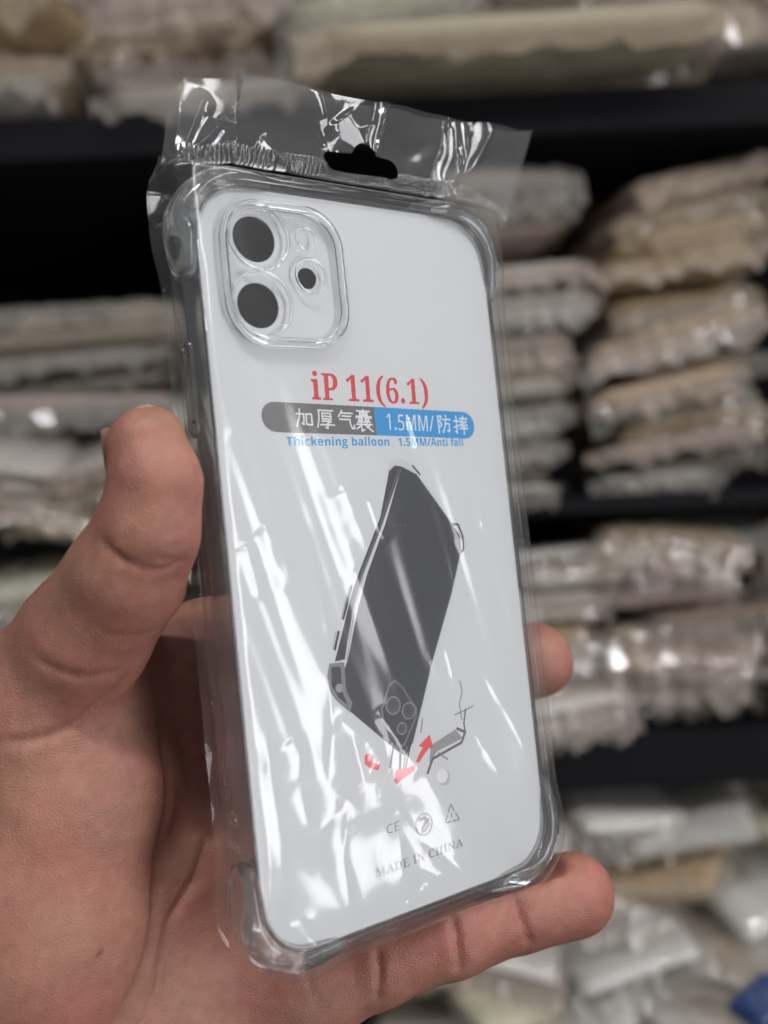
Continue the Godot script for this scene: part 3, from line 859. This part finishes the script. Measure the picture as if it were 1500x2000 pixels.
func build_bag() -> void:
	var o := thing("plastic_bag", "crumpled clear plastic bag with hang hole and crimped seal round the case", "bag", held)
	for f in FOLDS:
		var box := Rect2(f[2][0], Vector2.ZERO)
		for p in f[2]:
			box = box.expand(p)
		fold_boxes.append(box.grow(f[0] * 5.0))
	var slack := noise(3, 0.10, 1)
	var ripple := noise(8, 0.20, 1)
	var crush := noise(13, 0.55, 3)
	var hw := BAG_HW
	var hh := (BAG_HIGH - BAG_LOW) / 2
	var mid := (BAG_HIGH + BAG_LOW) / 2
	var run := Vector2(0.26, -1).normalized()
	var wavy := func(p: Vector2) -> float:
		# film drawn tight over the camera end, slack and crushed toward the low left corner
		var q := Vector2(p.dot(run.orthogonal()), p.dot(run))
		var low := smoothstep(-20.0, -52.0, p.y)
		var z := 0.9 + (0.55 * slack.get_noise_2d(q.x * 0.6, q.y * 0.07) + 0.10 * (1.0 - 0.8 * low) * slack.get_noise_2d(q.x * 2.2 + 70.0, q.y * 0.16)) * (0.25 + smoothstep(45.0, -5.0, p.y))
		# it stands off the case along a ridge that runs down to the low edge
		var ridge := 5.0 - (p.y + 55.0) * 0.5 + 3.0 * sin(p.y * 0.13) + 4.0 * slack.get_noise_2d(3.0, p.y * 0.4)
		var off := p.x - ridge
		z += low * 4.2 * exp(-pow(off / (22.0 if off < 0 else 11.0), 2.0))
		z += low * 1.0 * slack.get_noise_2d(p.x * 0.28 + 40.0, p.y * 0.30)
		z += low * 0.12 * ripple.get_noise_2d(p.x * 0.45, p.y * 0.35)
		var spot := exp(-(p - Vector2(-13, -42)).length_squared() / 90.0) + 0.7 * exp(-(p - Vector2(-5, -67)).length_squared() / 50.0) + 0.4 * exp(-(p - Vector2(-29, -40)).length_squared() / 40.0)
		z += spot * 0.10 * absf(crush.get_noise_2d(p.x * 1.2, p.y * 0.6))
		for k in FOLDS.size():
			if fold_boxes[k].has_point(p):
				var f: Array = FOLDS[k]
				var n := near_line(p, f[2])
				var x: float = n[0] / f[0]
				if x < 5.0:
					var fade := smoothstep(0.0, 0.12, n[2]) * smoothstep(1.0, 0.85, n[2])
					z += (0.6 - 0.25 * low) * f[1] * fade * exp(-x * (1.0 if n[1] > 0 else 0.62)) * (1.0 + 0.15 * ripple.get_noise_2d(p.x, p.y))
		return z
	var edge_r := 2.4
	var front := func(p: Vector2) -> float:
		var y := p.y - mid
		# distance in from the rim
		var r := 13.0 if y < 0 else 3.0
		var q := Vector2(absf(p.x) - (hw - r), absf(y) - (hh - r))
		var inset := r - (Vector2(maxf(q.x, 0), maxf(q.y, 0)).length() + minf(maxf(q.x, q.y), 0.0))
		var w: float = wavy.call(p)
		var z := 2.35 + w * smoothstep(0.0, 4.0, inset)
		if inset < edge_r:
			var t := edge_r - maxf(inset, 0.0)
			z -= edge_r - sqrt(maxf(edge_r * edge_r - t * t, 0.0))
		z -= 3.2 * smoothstep(75.5, 79.6, p.y)
		return z
	var none := func(p: Vector2) -> float: return 9.0
	var s := sheet(hw, hh, 13.0, 0.40, none, front, mid, 3.0)
	var v: PackedVector3Array = s[0]
	for i in v.size():
		var w := bulged(Vector2(v[i].x, v[i].y))
		v[i] = Vector3(w.x, w.y, v[i].z) * MM
	part("front_film", solid(v, s[1]), mats.film, o)
	var b := sheet(hw, hh, 13.0, 1.2, none, func(p: Vector2) -> float: return -9.9 - 0.5 * absf(slack.get_noise_2d(p.x + 90.0, p.y * 0.4)) + 6.0 * smoothstep(75.0, 79.6, p.y), mid, 3.0)
	v = b[0]
	for i in v.size():
		var w := bulged(Vector2(v[i].x, v[i].y))
		v[i] = Vector3(w.x, w.y, v[i].z) * MM
	part("back_film", solid(v, b[1], PackedVector2Array(), PackedColorArray(), true), mats.side_film, o)
	# round the sides
	var ring := []
	var nor := []
	var steps := 560
	var round_low := 13.0
	var straight := BAG_HIGH - BAG_LOW - round_low
	var arc := PI / 2 * round_low
	var floor_w := 2 * (hw - round_low)
	var total := 2 * straight + 2 * arc + floor_w
	for i in steps + 1:
		var d := total * i / steps
		var p: Vector2
		var n: Vector2
		if d < straight:
			p = Vector2(-hw, BAG_HIGH - d)
			n = Vector2(-1, 0)
		elif d < straight + arc:
			var a := PI + (d - straight) / round_low
			n = Vector2(cos(a), sin(a))
			p = Vector2(-hw + round_low, BAG_LOW + round_low) + n * round_low
		elif d < straight + arc + floor_w:
			p = Vector2(-hw + round_low + d - straight - arc, BAG_LOW)
			n = Vector2(0, -1)
		elif d < straight + 2 * arc + floor_w:
			var a := -PI / 2 + (d - straight - arc - floor_w) / round_low
			n = Vector2(cos(a), sin(a))
			p = Vector2(hw - round_low, BAG_LOW + round_low) + n * round_low
		else:
			p = Vector2(hw, BAG_LOW + round_low + d - straight - 2 * arc - floor_w)
			n = Vector2(1, 0)
		ring.append(p)
		nor.append(n)
	v = PackedVector3Array()
	var deep := 22
	for i in ring.size():
		for j in deep + 1:
			var t := float(j) / deep
			var z := lerpf(-0.05, -9.9, t)
			var p: Vector2 = ring[i]
			var flat_top := smoothstep(74.0, 79.6, p.y)
			if flat_top > 0.0:
				z = lerpf(z, -2.5 - 1.5 * t, flat_top)
			var pinch := sin(PI * t)
			var low := 1.0 if absf(nor[i].y) > 0.5 else 0.55
			var w := pinch * low * (0.9 * absf(slack.get_noise_3d(p.x * 0.8, p.y * 0.5, z * 1.2)) + 0.5 * absf(ripple.get_noise_3d(p.x, p.y * 0.6, z * 2.0)) + 0.55 * crush.get_noise_3d(p.x * 0.6, p.y * 0.35, z))
			w -= pinch * 0.7
			if nor[i].x < -0.5:
				w += pinch * 1.6 * smoothstep(62.0, 76.0, p.y)
			var q: Vector2 = bulged(p) + nor[i] * w
			v.append(Vector3(q.x, q.y, z) * MM)
	part("side_film", solid(v, grid_index(ring.size(), deep + 1), PackedVector2Array(), PackedColorArray(), true), mats.side_film, o)
	build_header(o)


func build_header(o: Node3D) -> void:
	var crumple := noise(31, 0.042, 1)
	var fine := noise(37, 0.16, 1)
	var xs := [0.0]
	for k in HEADER.size() - 1:
		xs.append(xs[-1] + HEADER[k][0].distance_to(HEADER[k + 1][0]))
	var wide: float = xs[-1]
	var lines := [[0.5, 1.1, [Vector2(13.7, 100.2), Vector2(12.4, 95.0), Vector2(9.7, 88.2)]], [0.9, 1.2, [Vector2(38.5, 101.0), Vector2(35.0, 90.0), Vector2(28.0, 78.0)]], [0.7, 0.8, [Vector2(33.0, 99.5), Vector2(33.5, 91.0), Vector2(31.0, 84.0)]], [0.8, 0.9, [Vector2(48.2, 101.5), Vector2(42.0, 93.0), Vector2(36.9, 87.5)]],
		[0.9, 0.8, [Vector2(-4.0, 99.5), Vector2(-3.0, 93.0)]], [1.4, 0.9, [Vector2(2.0, 96.0), Vector2(10.0, 84.0)]], [1.2, 1.0, [Vector2(-28.0, 97.0), Vector2(-34.0, 86.0), Vector2(-37.0, 80.5)]], [0.8, 0.8, [Vector2(-26.0, 90.0), Vector2(-32.0, 84.0), Vector2(-38.0, 80.0)]], [0.9, 0.7, [Vector2(-18.0, 82.5), Vector2(-2.0, 83.5)]], [0.9, 0.7, [Vector2(-20.0, 86.0), Vector2(-14.0, 81.0)]]]
	for layer in 2:
		var nx := 420
		var ny := 64
		var v := PackedVector3Array()
		var sd := PackedFloat32Array()
		for i in nx + 1:
			var d := wide * i / nx
			var k := 0
			while k < xs.size() - 2 and d > xs[k + 1]:
				k += 1
			var t: float = (d - xs[k]) / (xs[k + 1] - xs[k])
			# smooth inside a facet run, sharp at the fold near the left
			var foot: Vector3 = HEADER[k][0].lerp(HEADER[k + 1][0], t)
			var top: Vector3 = HEADER[k][1].lerp(HEADER[k + 1][1], t)
			if k >= 3:
				var prev: int = maxi(k - 1, 3)
				var next: int = mini(k + 2, HEADER.size() - 1)
				foot = HEADER[k][0].cubic_interpolate(HEADER[k + 1][0], HEADER[prev][0], HEADER[next][0], t)
				top = HEADER[k][1].cubic_interpolate(HEADER[k + 1][1], HEADER[prev][1], HEADER[next][1], t)
			for j in ny + 1:
				var h := float(j) / ny
				var p := foot.lerp(top, h)
				var f := Vector2(p.x, p.y)
				var c := minf(capsule_sd(f, Vector2(-1.9, 84.4), Vector2(13.2, 84.6), 2.35), f.distance_to(Vector2(6.3, 86.3)) - 2.9)
				if absf(c) < 0.24:
					var e := 0.01
					var g := Vector2(minf(capsule_sd(f + Vector2(e, 0), Vector2(-1.9, 84.4), Vector2(13.2, 84.6), 2.35), (f + Vector2(e, 0)).distance_to(Vector2(6.3, 86.3)) - 2.9) - c, minf(capsule_sd(f + Vector2(0, e), Vector2(-1.9, 84.4), Vector2(13.2, 84.6), 2.35), (f + Vector2(0, e)).distance_to(Vector2(6.3, 86.3)) - 2.9) - c).normalized()
					f -= g * c
					c = 0.0
				sd.append(c)
				f.y += 0.35 * fine.get_noise_2d(f.x * 0.5, 5.0) * smoothstep(0.7, 1.0, h)
				var z := p.z + 2.2 * crumple.get_noise_3d(f.x * 0.9, f.y * 0.8, layer * 40.0) * smoothstep(0.1, 0.6, h) + 0.05 * fine.get_noise_3d(f.x, f.y, layer * 9.0)
				# the crimped seal: fine upright ribs
				var rib := pow(sin(PI * clampf((h - 0.02) / 0.20, 0.0, 1.0)), 0.7)
				z += rib * 0.20 * sin(f.x * TAU / 1.05 + 0.6 * crumple.get_noise_2d(f.x * 2.0, 1.0))
				for l in lines:
					var n := near_line(f, l[2])
					if n[0] < l[0] * 6.0:
						z += l[1] * exp(-n[0] / l[0] * (1.0 if n[1] > 0 else 0.45)) * smoothstep(0.0, 0.1, n[2])
				if layer == 1:
					z -= 0.35 + 1.2 * smoothstep(0.25, 0.9, h) * absf(crumple.get_noise_2d(f.x * 0.6 + 50.0, f.y))
				v.append(Vector3(f.x, f.y, z) * MM)
		var all := grid_index(nx + 1, ny + 1)
		var idx := PackedInt32Array()
		for t in range(0, all.size(), 3):
			if sd[all[t]] + sd[all[t + 1]] + sd[all[t + 2]] > 1e-6:
				idx.append_array([all[t], all[t + 1], all[t + 2]])
		part("header_flap", solid(v, idx), mats.header_film, o)


func capsule_sd(p: Vector2, a: Vector2, b: Vector2, r: float) -> float:
	var ab := b - a
	return p.distance_to(a + ab * clampf((p - a).dot(ab) / ab.length_squared(), 0.0, 1.0)) - r


# ---------------------------------------------------------------- hand

# joints of the left hand round the case (mm) and the flesh's radius there
const JOINTS := {
	"thumb_tip": [Vector3(-48.0, 24.0, -6.1), 7.8],
	"thumb_pad": [Vector3(-47.3, 16.7, -4.7), 8.9],
	"thumb_mid": [Vector3(-48.4, 8.8, -7.1), 10.0],
	"thumb_joint": [Vector3(-51.2, 0.7, -14.4), 11.2],
	"thumb_root": [Vector3(-56.1, -11.1, -28.4), 12.8],
	"thumb_knuckle": [Vector3(-63.3, -26.5, -45.4), 15.0],
	"wrist_thumb": [Vector3(-78.8, -71.1, -71.1), 24.0],
	"thenar_a": [Vector3(-56.5, -46.7, -45.2), 19.0],
	"thenar_b": [Vector3(-48.0, -40.2, -38.7), 12.0],
	"thenar_c": [Vector3(-65.4, -70.4, -51.5), 24.0],
	"palm": [Vector3(-34.3, -70.5, -51.3), 16.0],
	"heel": [Vector3(-40.3, -102.0, -44.8), 19.0],
	"heel_b": [Vector3(-61.0, -115.3, -57.9), 27.0],
	"index_root": [Vector3(-21.2, -21.4, -42.0), 11.5],
	"middle_root": [Vector3(-19.3, -43.4, -44.1), 12.0],
	"ring_root": [Vector3(-19.5, -64.1, -40.3), 12.0],
	"little_root": [Vector3(-17.7, -94.2, -28.2), 11.5],
	"little_a": [Vector3(-1.2, -89.9, -18.5), 9.9],
	"little_b": [Vector3(14.4, -86.7, -10.8), 9.8],
	"little_c": [Vector3(31.1, -84.8, -6.1), 9.9],
	"little_d": [Vector3(45.0, -85.5, -2.3), 9.8],
	"index_b": [Vector3(11.9, -13.5, -44.9), 9.5],
	"index_c": [Vector3(37.0, -15.2, -39.2), 9.0],
	"index_d": [Vector3(44.1, -24.2, -32.1), 8.5],
	"middle_b": [Vector3(20.9, -41.2, -44.6), 9.5],
	"middle_c": [Vector3(46.7, -35.4, -30.7), 9.0],
	"middle_d": [Vector3(51.0, -31.4, -12.6), 9.4],
	"ring_b": [Vector3(16.2, -62.1, -41.6), 9.5],
	"ring_c": [Vector3(40.6, -58.6, -33.7), 9.0],
	"ring_d": [Vector3(46.0, -56.3, -27.3), 8.5],
	"forearm": [Vector3(-119.9, -167.8, -125.1), 32.0],
}
const CREASES := [
	[0.90, 0.55, [Vector3(-58.2, 7.3, -5.6), Vector3(-55.0, 3.9, -3.5), Vector3(-50.7, 0.5, -0.5), Vector3(-45.1, -1.1, 3.4)]],
	[0.60, 0.35, [Vector3(-51.2, 3.8, -0.7), Vector3(-48.0, 2.0, 1.5), Vector3(-45.5, -0.4, 3.2)]],
	[0.70, 0.25, [Vector3(-58.8, -3.3, -16.4), Vector3(-54.8, -7.7, -13.7), Vector3(-48.4, -12.4, -9.3)]],
	[0.90, 0.50, [Vector3(-66.6, -13.5, -22.5), Vector3(-61.3, -17.1, -18.8), Vector3(-54.3, -19.9, -14.0)]],
	[1.20, 0.70, [Vector3(-72.8, -28.7, -32.6), Vector3(-66.4, -29.0, -28.0), Vector3(-59.9, -28.4, -23.3), Vector3(-54.2, -26.1, -19.1), Vector3(-51.8, -21.5, -17.1)]],
	[1.30, 1.00, [Vector3(-40.3, -31.7, -24.1), Vector3(-39.7, -40.2, -24.2), Vector3(-41.0, -50.6, -25.6), Vector3(-46.2, -65.7, -30.1), Vector3(-52.0, -75.5, -34.7), Vector3(-62.3, -90.0, -42.8)]],
	[1.20, 0.80, [Vector3(-36.0, -34.9, -27.4), Vector3(-34.4, -46.0, -26.8), Vector3(-34.5, -56.8, -27.3), Vector3(-37.2, -65.1, -29.7), Vector3(-43.8, -71.8, -34.8), Vector3(-52.3, -81.5, -41.4), Vector3(-59.1, -92.5, -46.8)]],
	[1.00, 0.70, [Vector3(-6.4, -83.4, -9.6), Vector3(-6.2, -88.8, -9.8), Vector3(-7.0, -95.3, -10.6)]],
	[1.10, 0.90, [Vector3(9.4, -79.6, -2.9), Vector3(9.9, -85.7, -2.9), Vector3(9.9, -92.4, -3.2)]],
	[1.10, 0.90, [Vector3(23.5, -77.8, 1.1), Vector3(24.5, -84.1, 1.5), Vector3(26.3, -91.2, 2.5)]],
	[0.80, 0.30, [Vector3(-19.8, -82.4, -18.0), Vector3(-19.4, -90.0, -18.1), Vector3(-16.4, -98.0, -16.3)]],
]
# bone chains: [flesh group, joints...]
const CHAINS := [
	[0, "thumb_knuckle", "thenar_a"], [0, "thenar_a", "thenar_b"], [0, "thumb_knuckle", "wrist_thumb"], [0, "thenar_a", "thenar_c"], [0, "thenar_c", "wrist_thumb"], [0, "thenar_c", "heel_b"], [0, "palm", "thenar_c"], [0, "palm", "heel"],
	[0, "heel", "heel_b"], [0, "heel_b", "forearm"], [0, "wrist_thumb", "forearm"], [0, "palm", "index_root"], [0, "palm", "middle_root"], [0, "palm", "ring_root"], [0, "heel", "little_root"], [0, "ring_root", "little_root"], [0, "index_root", "middle_root"], [0, "middle_root", "ring_root"], [0, "thumb_knuckle", "index_root"],
	[1, "thumb_tip", "thumb_pad", "thumb_mid", "thumb_joint", "thumb_root", "thumb_knuckle"],
	[2, "index_root", "index_b", "index_c", "index_d"], [3, "middle_root", "middle_b", "middle_c", "middle_d"], [4, "ring_root", "ring_b", "ring_c", "ring_d"], [5, "little_root", "little_a", "little_b", "little_c", "little_d"],
]
const BLEND_IN := [9.0, 2.5, 3.0, 3.0, 3.0, 2.0]
const BLEND_ON := [0.0, 3.5, 5.0, 5.0, 5.0, 5.0]
var bone_a := PackedVector3Array()
var bone_ab := PackedVector3Array()
var bone_inv := PackedFloat32Array()
var bone_r := PackedFloat32Array()
var bone_dr := PackedFloat32Array()
var bone_g := PackedInt32Array()


func smin(a: float, b: float, k: float) -> float:
	var h := maxf(k - absf(a - b), 0.0) / k
	return minf(a, b) - h * h * k * 0.25


func flesh(p: Vector3, list: PackedInt32Array) -> float:
	var total := 1e3
	var cur := 1e3
	var g := -1
	for i in list:
		if bone_g[i] != g:
			if g >= 0:
				total = cur if total > 900.0 else smin(total, cur, BLEND_ON[g])
			g = bone_g[i]
			cur = 1e3
		var pa := p - bone_a[i]
		var h := clampf(pa.dot(bone_ab[i]) * bone_inv[i], 0.0, 1.0)
		var d := (pa - bone_ab[i] * h).length() - bone_r[i] - bone_dr[i] * h
		cur = d if cur > 900.0 else smin(cur, d, BLEND_IN[g])
	if g >= 0:
		total = cur if total > 900.0 else smin(total, cur, BLEND_ON[g])
	# pressed flat where it meets the bagged case
	var q := Vector3(absf(p.x), absf(p.y - 0.5), absf(p.z + 3.8)) - Vector3(38.0, 75.5, 3.0)
	var box := Vector3(maxf(q.x, 0), maxf(q.y, 0), maxf(q.z, 0)).length() + minf(maxf(q.x, maxf(q.y, q.z)), 0.0) - 4.0
	return -smin(-total, box, 1.5)


func build_hand() -> void:
	for c in CHAINS:
		for k in range(1, c.size() - 1):
			var a: Array = JOINTS[c[k]]
			var b: Array = JOINTS[c[k + 1]]
			bone_a.append(a[0])
			bone_ab.append(b[0] - a[0])
			bone_inv.append(1.0 / (b[0] - a[0]).length_squared())
			bone_r.append(a[1])
			bone_dr.append(b[1] - a[1])
			bone_g.append(c[0])
	var everything := PackedInt32Array(range(bone_a.size()))
	var cell := 0.85
	var lo := Vector3(-150, -200, -150)
	var size := Vector3i(252, 280, 196)
	var blocks := size / 4
	var ny := blocks.y * 4 + 1
	var nz := blocks.z * 4 + 1
	var nx := blocks.x * 4 + 1
	var field := PackedFloat32Array()
	field.resize(nx * ny * nz)
	var cellv := PackedInt32Array()
	cellv.resize(nx * ny * nz)
	var active := []
	# coarse pass in blocks of four cells, grouped in blocks of sixteen
	var reach16 := 16.0 * cell * 0.87 + 1.0
	var reach4 := 4.0 * cell * 0.87 + 1.0
	for X in range(0, blocks.x, 4):
		for Y in range(0, blocks.y, 4):
			for Z in range(0, blocks.z, 4):
				var c16 := lo + Vector3(X * 4 + 8, Y * 4 + 8, Z * 4 + 8) * cell
				var d16 := flesh(c16, everything)
				if absf(d16) > reach16 + 6.0:
					continue
				var list := PackedInt32Array()
				var nearest := 1e9
				var dist := PackedFloat32Array()
				for i in everything:
					var pa := c16 - bone_a[i]
					var h := clampf(pa.dot(bone_ab[i]) * bone_inv[i], 0.0, 1.0)
					dist.append((pa - bone_ab[i] * h).length() - bone_r[i] - bone_dr[i] * h)
					nearest = minf(nearest, dist[-1])
				for i in everything:
					if dist[i] < nearest + 2.0 * reach16 + 10.0:
						list.append(i)
				for x in range(X, mini(X + 4, blocks.x)):
					for y in range(Y, mini(Y + 4, blocks.y)):
						for z in range(Z, mini(Z + 4, blocks.z)):
							var c := lo + Vector3(x * 4 + 2, y * 4 + 2, z * 4 + 2) * cell
							if absf(flesh(c, list)) < reach4 + 1.0:
								active.append([x, y, z, list])
	for blk in active:
		var list: PackedInt32Array = blk[3]
		for x in range(blk[0] * 4, blk[0] * 4 + 5):
			for y in range(blk[1] * 4, blk[1] * 4 + 5):
				for z in range(blk[2] * 4, blk[2] * 4 + 5):
					var at: int = (x * ny + y) * nz + z
					if field[at] == 0.0:
						field[at] = flesh(lo + Vector3(x, y, z) * cell, list)
	var v := PackedVector3Array()
	var edges := [[0, 1], [2, 3], [4, 5], [6, 7], [0, 2], [1, 3], [4, 6], [5, 7], [0, 4], [1, 5], [2, 6], [3, 7]]
	var corner := []
	for k in 8:
		corner.append(Vector3((k >> 2) & 1, (k >> 1) & 1, k & 1))
	var step := PackedInt32Array()
	for k in 8:
		step.append((((k >> 2) & 1) * ny + ((k >> 1) & 1)) * nz + (k & 1))
	var val := PackedFloat32Array()
	val.resize(8)
	for blk in active:
		for x in range(blk[0] * 4, blk[0] * 4 + 4):
			for y in range(blk[1] * 4, blk[1] * 4 + 4):
				for z in range(blk[2] * 4, blk[2] * 4 + 4):
					var at: int = (x * ny + y) * nz + z
					var inside := 0
					for k in 8:
						val[k] = field[at + step[k]]
						if val[k] < 0.0:
							inside += 1
					if inside == 0 or inside == 8:
						continue
					var sum := Vector3.ZERO
					var n := 0
					for e in edges:
						var a := val[e[0]]
						var b := val[e[1]]
						if (a < 0.0) != (b < 0.0):
							sum += corner[e[0]].lerp(corner[e[1]], a / (a - b))
							n += 1
					v.append(lo + (Vector3(x, y, z) + sum / n) * cell)
					cellv[at] = v.size()
	var idx := PackedInt32Array()
	var sx := ny * nz
	var sy := nz
	for blk in active:
		for x in range(blk[0] * 4, blk[0] * 4 + 4):
			for y in range(blk[1] * 4, blk[1] * 4 + 4):
				for z in range(blk[2] * 4, blk[2] * 4 + 4):
					var at: int = (x * ny + y) * nz + z
					if cellv[at] == 0:
						continue
					var f0 := field[at]
					for axis in 3:
						var da: int = [sx, sy, 1][axis]
						var f1 := field[at + da]
						if (f0 < 0.0) == (f1 < 0.0):
							continue
						var db: int = [sy, 1, sx][axis]
						var dc: int = [1, sx, sy][axis]
						if at - db - dc < 0:
							continue
						var q0 := cellv[at]
						var q1 := cellv[at - db]
						var q2 := cellv[at - db - dc]
						var q3 := cellv[at - dc]
						if q0 == 0 or q1 == 0 or q2 == 0 or q3 == 0:
							continue
						if f0 < 0.0:
							idx.append_array([q0 - 1, q1 - 1, q2 - 1, q0 - 1, q2 - 1, q3 - 1])
						else:
							idx.append_array([q0 - 1, q2 - 1, q1 - 1, q0 - 1, q3 - 1, q2 - 1])
	# creases: lines laid onto the skin, pressed in
	var normal := PackedVector3Array()
	normal.resize(v.size())
	for t in range(0, idx.size(), 3):
		var f := (v[idx[t + 1]] - v[idx[t]]).cross(v[idx[t + 2]] - v[idx[t]])
		for k in 3:
			normal[idx[t + k]] += f
	var push := PackedFloat32Array()
	push.resize(v.size())
	for c in CREASES:
		var pts := []
		for p: Vector3 in c[2]:
			for it in 6:
				var d := flesh(p, everything)
				var e := 0.2
				var g := Vector3(flesh(p + Vector3(e, 0, 0), everything) - d, flesh(p + Vector3(0, e, 0), everything) - d, flesh(p + Vector3(0, 0, e), everything) - d)
				p -= g.normalized() * d
			pts.append(p)
		var box := AABB(pts[0], Vector3.ZERO)
		for p in pts:
			box = box.expand(p)
		box = box.grow(c[0] * 4.0 + 3.0)
		for i in v.size():
			if not box.has_point(v[i]):
				continue
			var best := 1e9
			var along := 0.0
			for k in pts.size() - 1:
				var ab: Vector3 = pts[k + 1] - pts[k]
				var h := clampf((v[i] - pts[k]).dot(ab) / ab.length_squared(), 0.0, 1.0)
				var d: float = v[i].distance_to(pts[k] + ab * h)
				if d < best:
					best = d
					along = (k + h) / (pts.size() - 1)
			if best < c[0] * 4.0:
				var fade := smoothstep(0.0, 0.15, along) * smoothstep(1.0, 0.85, along)
				push[i] -= 1.5 * c[1] * (0.35 + 0.65 * fade) * exp(-pow(best / (0.85 * c[0]), 1.5))
	var lumps := noise(71, 0.06, 3)
	var blotch := noise(77, 0.035, 4)
	var speck := noise(79, 0.30, 2)
	var col := PackedColorArray()
	for i in v.size():
		var p := v[i]
		v[i] = (p + normal[i].normalized() * (push[i] + 0.35 * lumps.get_noise_3d(p.x, p.y, p.z))) * MM
		# skin: pinker and yellower patches
		var pink := 0.5 + 0.9 * blotch.get_noise_3d(p.x, p.y, p.z) + 0.25 * speck.get_noise_3d(p.x, p.y, p.z)
		var c := Color(0.335, 0.170, 0.118).lerp(Color(0.345, 0.134, 0.103), clampf(pink, 0.0, 1.0))
		var tone := 1.0 + 0.14 * speck.get_noise_3d(p.z, p.x, p.y) + 0.16 * blotch.get_noise_3d(p.y, p.z, p.x)
		col.append(Color(c.r * tone, c.g * tone, c.b * tone))
	var skin := StandardMaterial3D.new()
	skin.vertex_color_use_as_albedo = true
	skin.roughness = 0.45
	skin.metallic_specular = 0.42
	skin.subsurf_scatter_enabled = true
	skin.subsurf_scatter_strength = 0.12
	var grain := NoiseTexture2D.new()
	grain.width = 512
	grain.height = 512
	grain.seamless = true
	var cells := FastNoiseLite.new()
	cells.seed = 5
	cells.noise_type = FastNoiseLite.TYPE_CELLULAR
	cells.cellular_return_type = FastNoiseLite.RETURN_DISTANCE2_SUB
	cells.frequency = 0.045
	grain.noise = cells
	skin.heightmap_enabled = true
	skin.heightmap_texture = grain
	skin.heightmap_scale = 0.022
	skin.uv1_triplanar = true
	skin.uv1_scale = Vector3.ONE * 70.0
	# the small mole on the ball of the thumb
	var mole := Vector3(-60.9, -70.9, -28.5)
	for it in 6:
		var d := flesh(mole, everything)
		var e := 0.2
		mole -= Vector3(flesh(mole + Vector3(e, 0, 0), everything) - d, flesh(mole + Vector3(0, e, 0), everything) - d, flesh(mole + Vector3(0, 0, e), everything) - d).normalized() * d
	for i in v.size():
		var d := v[i].distance_to(mole * MM) / MM
		if d < 2.0:
			col[i] = col[i].lerp(Color(0.10, 0.04, 0.035), 0.85 * smoothstep(1.1, 0.3, d))
	var o := thing("hand", "bare left hand gripping the bagged case, thumb along its edge", "hand", held)
	part("skin", solid(v, idx, PackedVector2Array(), col), skin, o)
	# the thumb's nail, seen edge on
	var tip: Vector3 = JOINTS["thumb_tip"][0]
	var axis: Vector3 = (tip - JOINTS["thumb_mid"][0]).normalized()
	var out: Vector3 = Vector3(-0.317, 0.254, -0.895)
	out = (out - axis * out.dot(axis)).normalized()
	var across := axis.cross(out)
	var nv := PackedVector3Array()
	for i in 15:
		for j in 13:
			var a := lerpf(-0.70, 0.70, i / 14.0)
			var b := lerpf(-7.5, 4.4 - 2.2 * pow(absf(a), 2.0), j / 12.0)
			var rad := 8.55 + 0.3 * b / 5.0 - 0.045 * b * b * smoothstep(-1.0, 1.0, -b) * 0.2
			nv.append((tip + axis * b + (out * cos(a) + across * sin(a)) * rad) * MM)
	part("thumbnail", solid(nv, grid_index(15, 13), PackedVector2Array(), PackedColorArray(), true), plain(Color(0.52, 0.34, 0.28), 0.35), o)
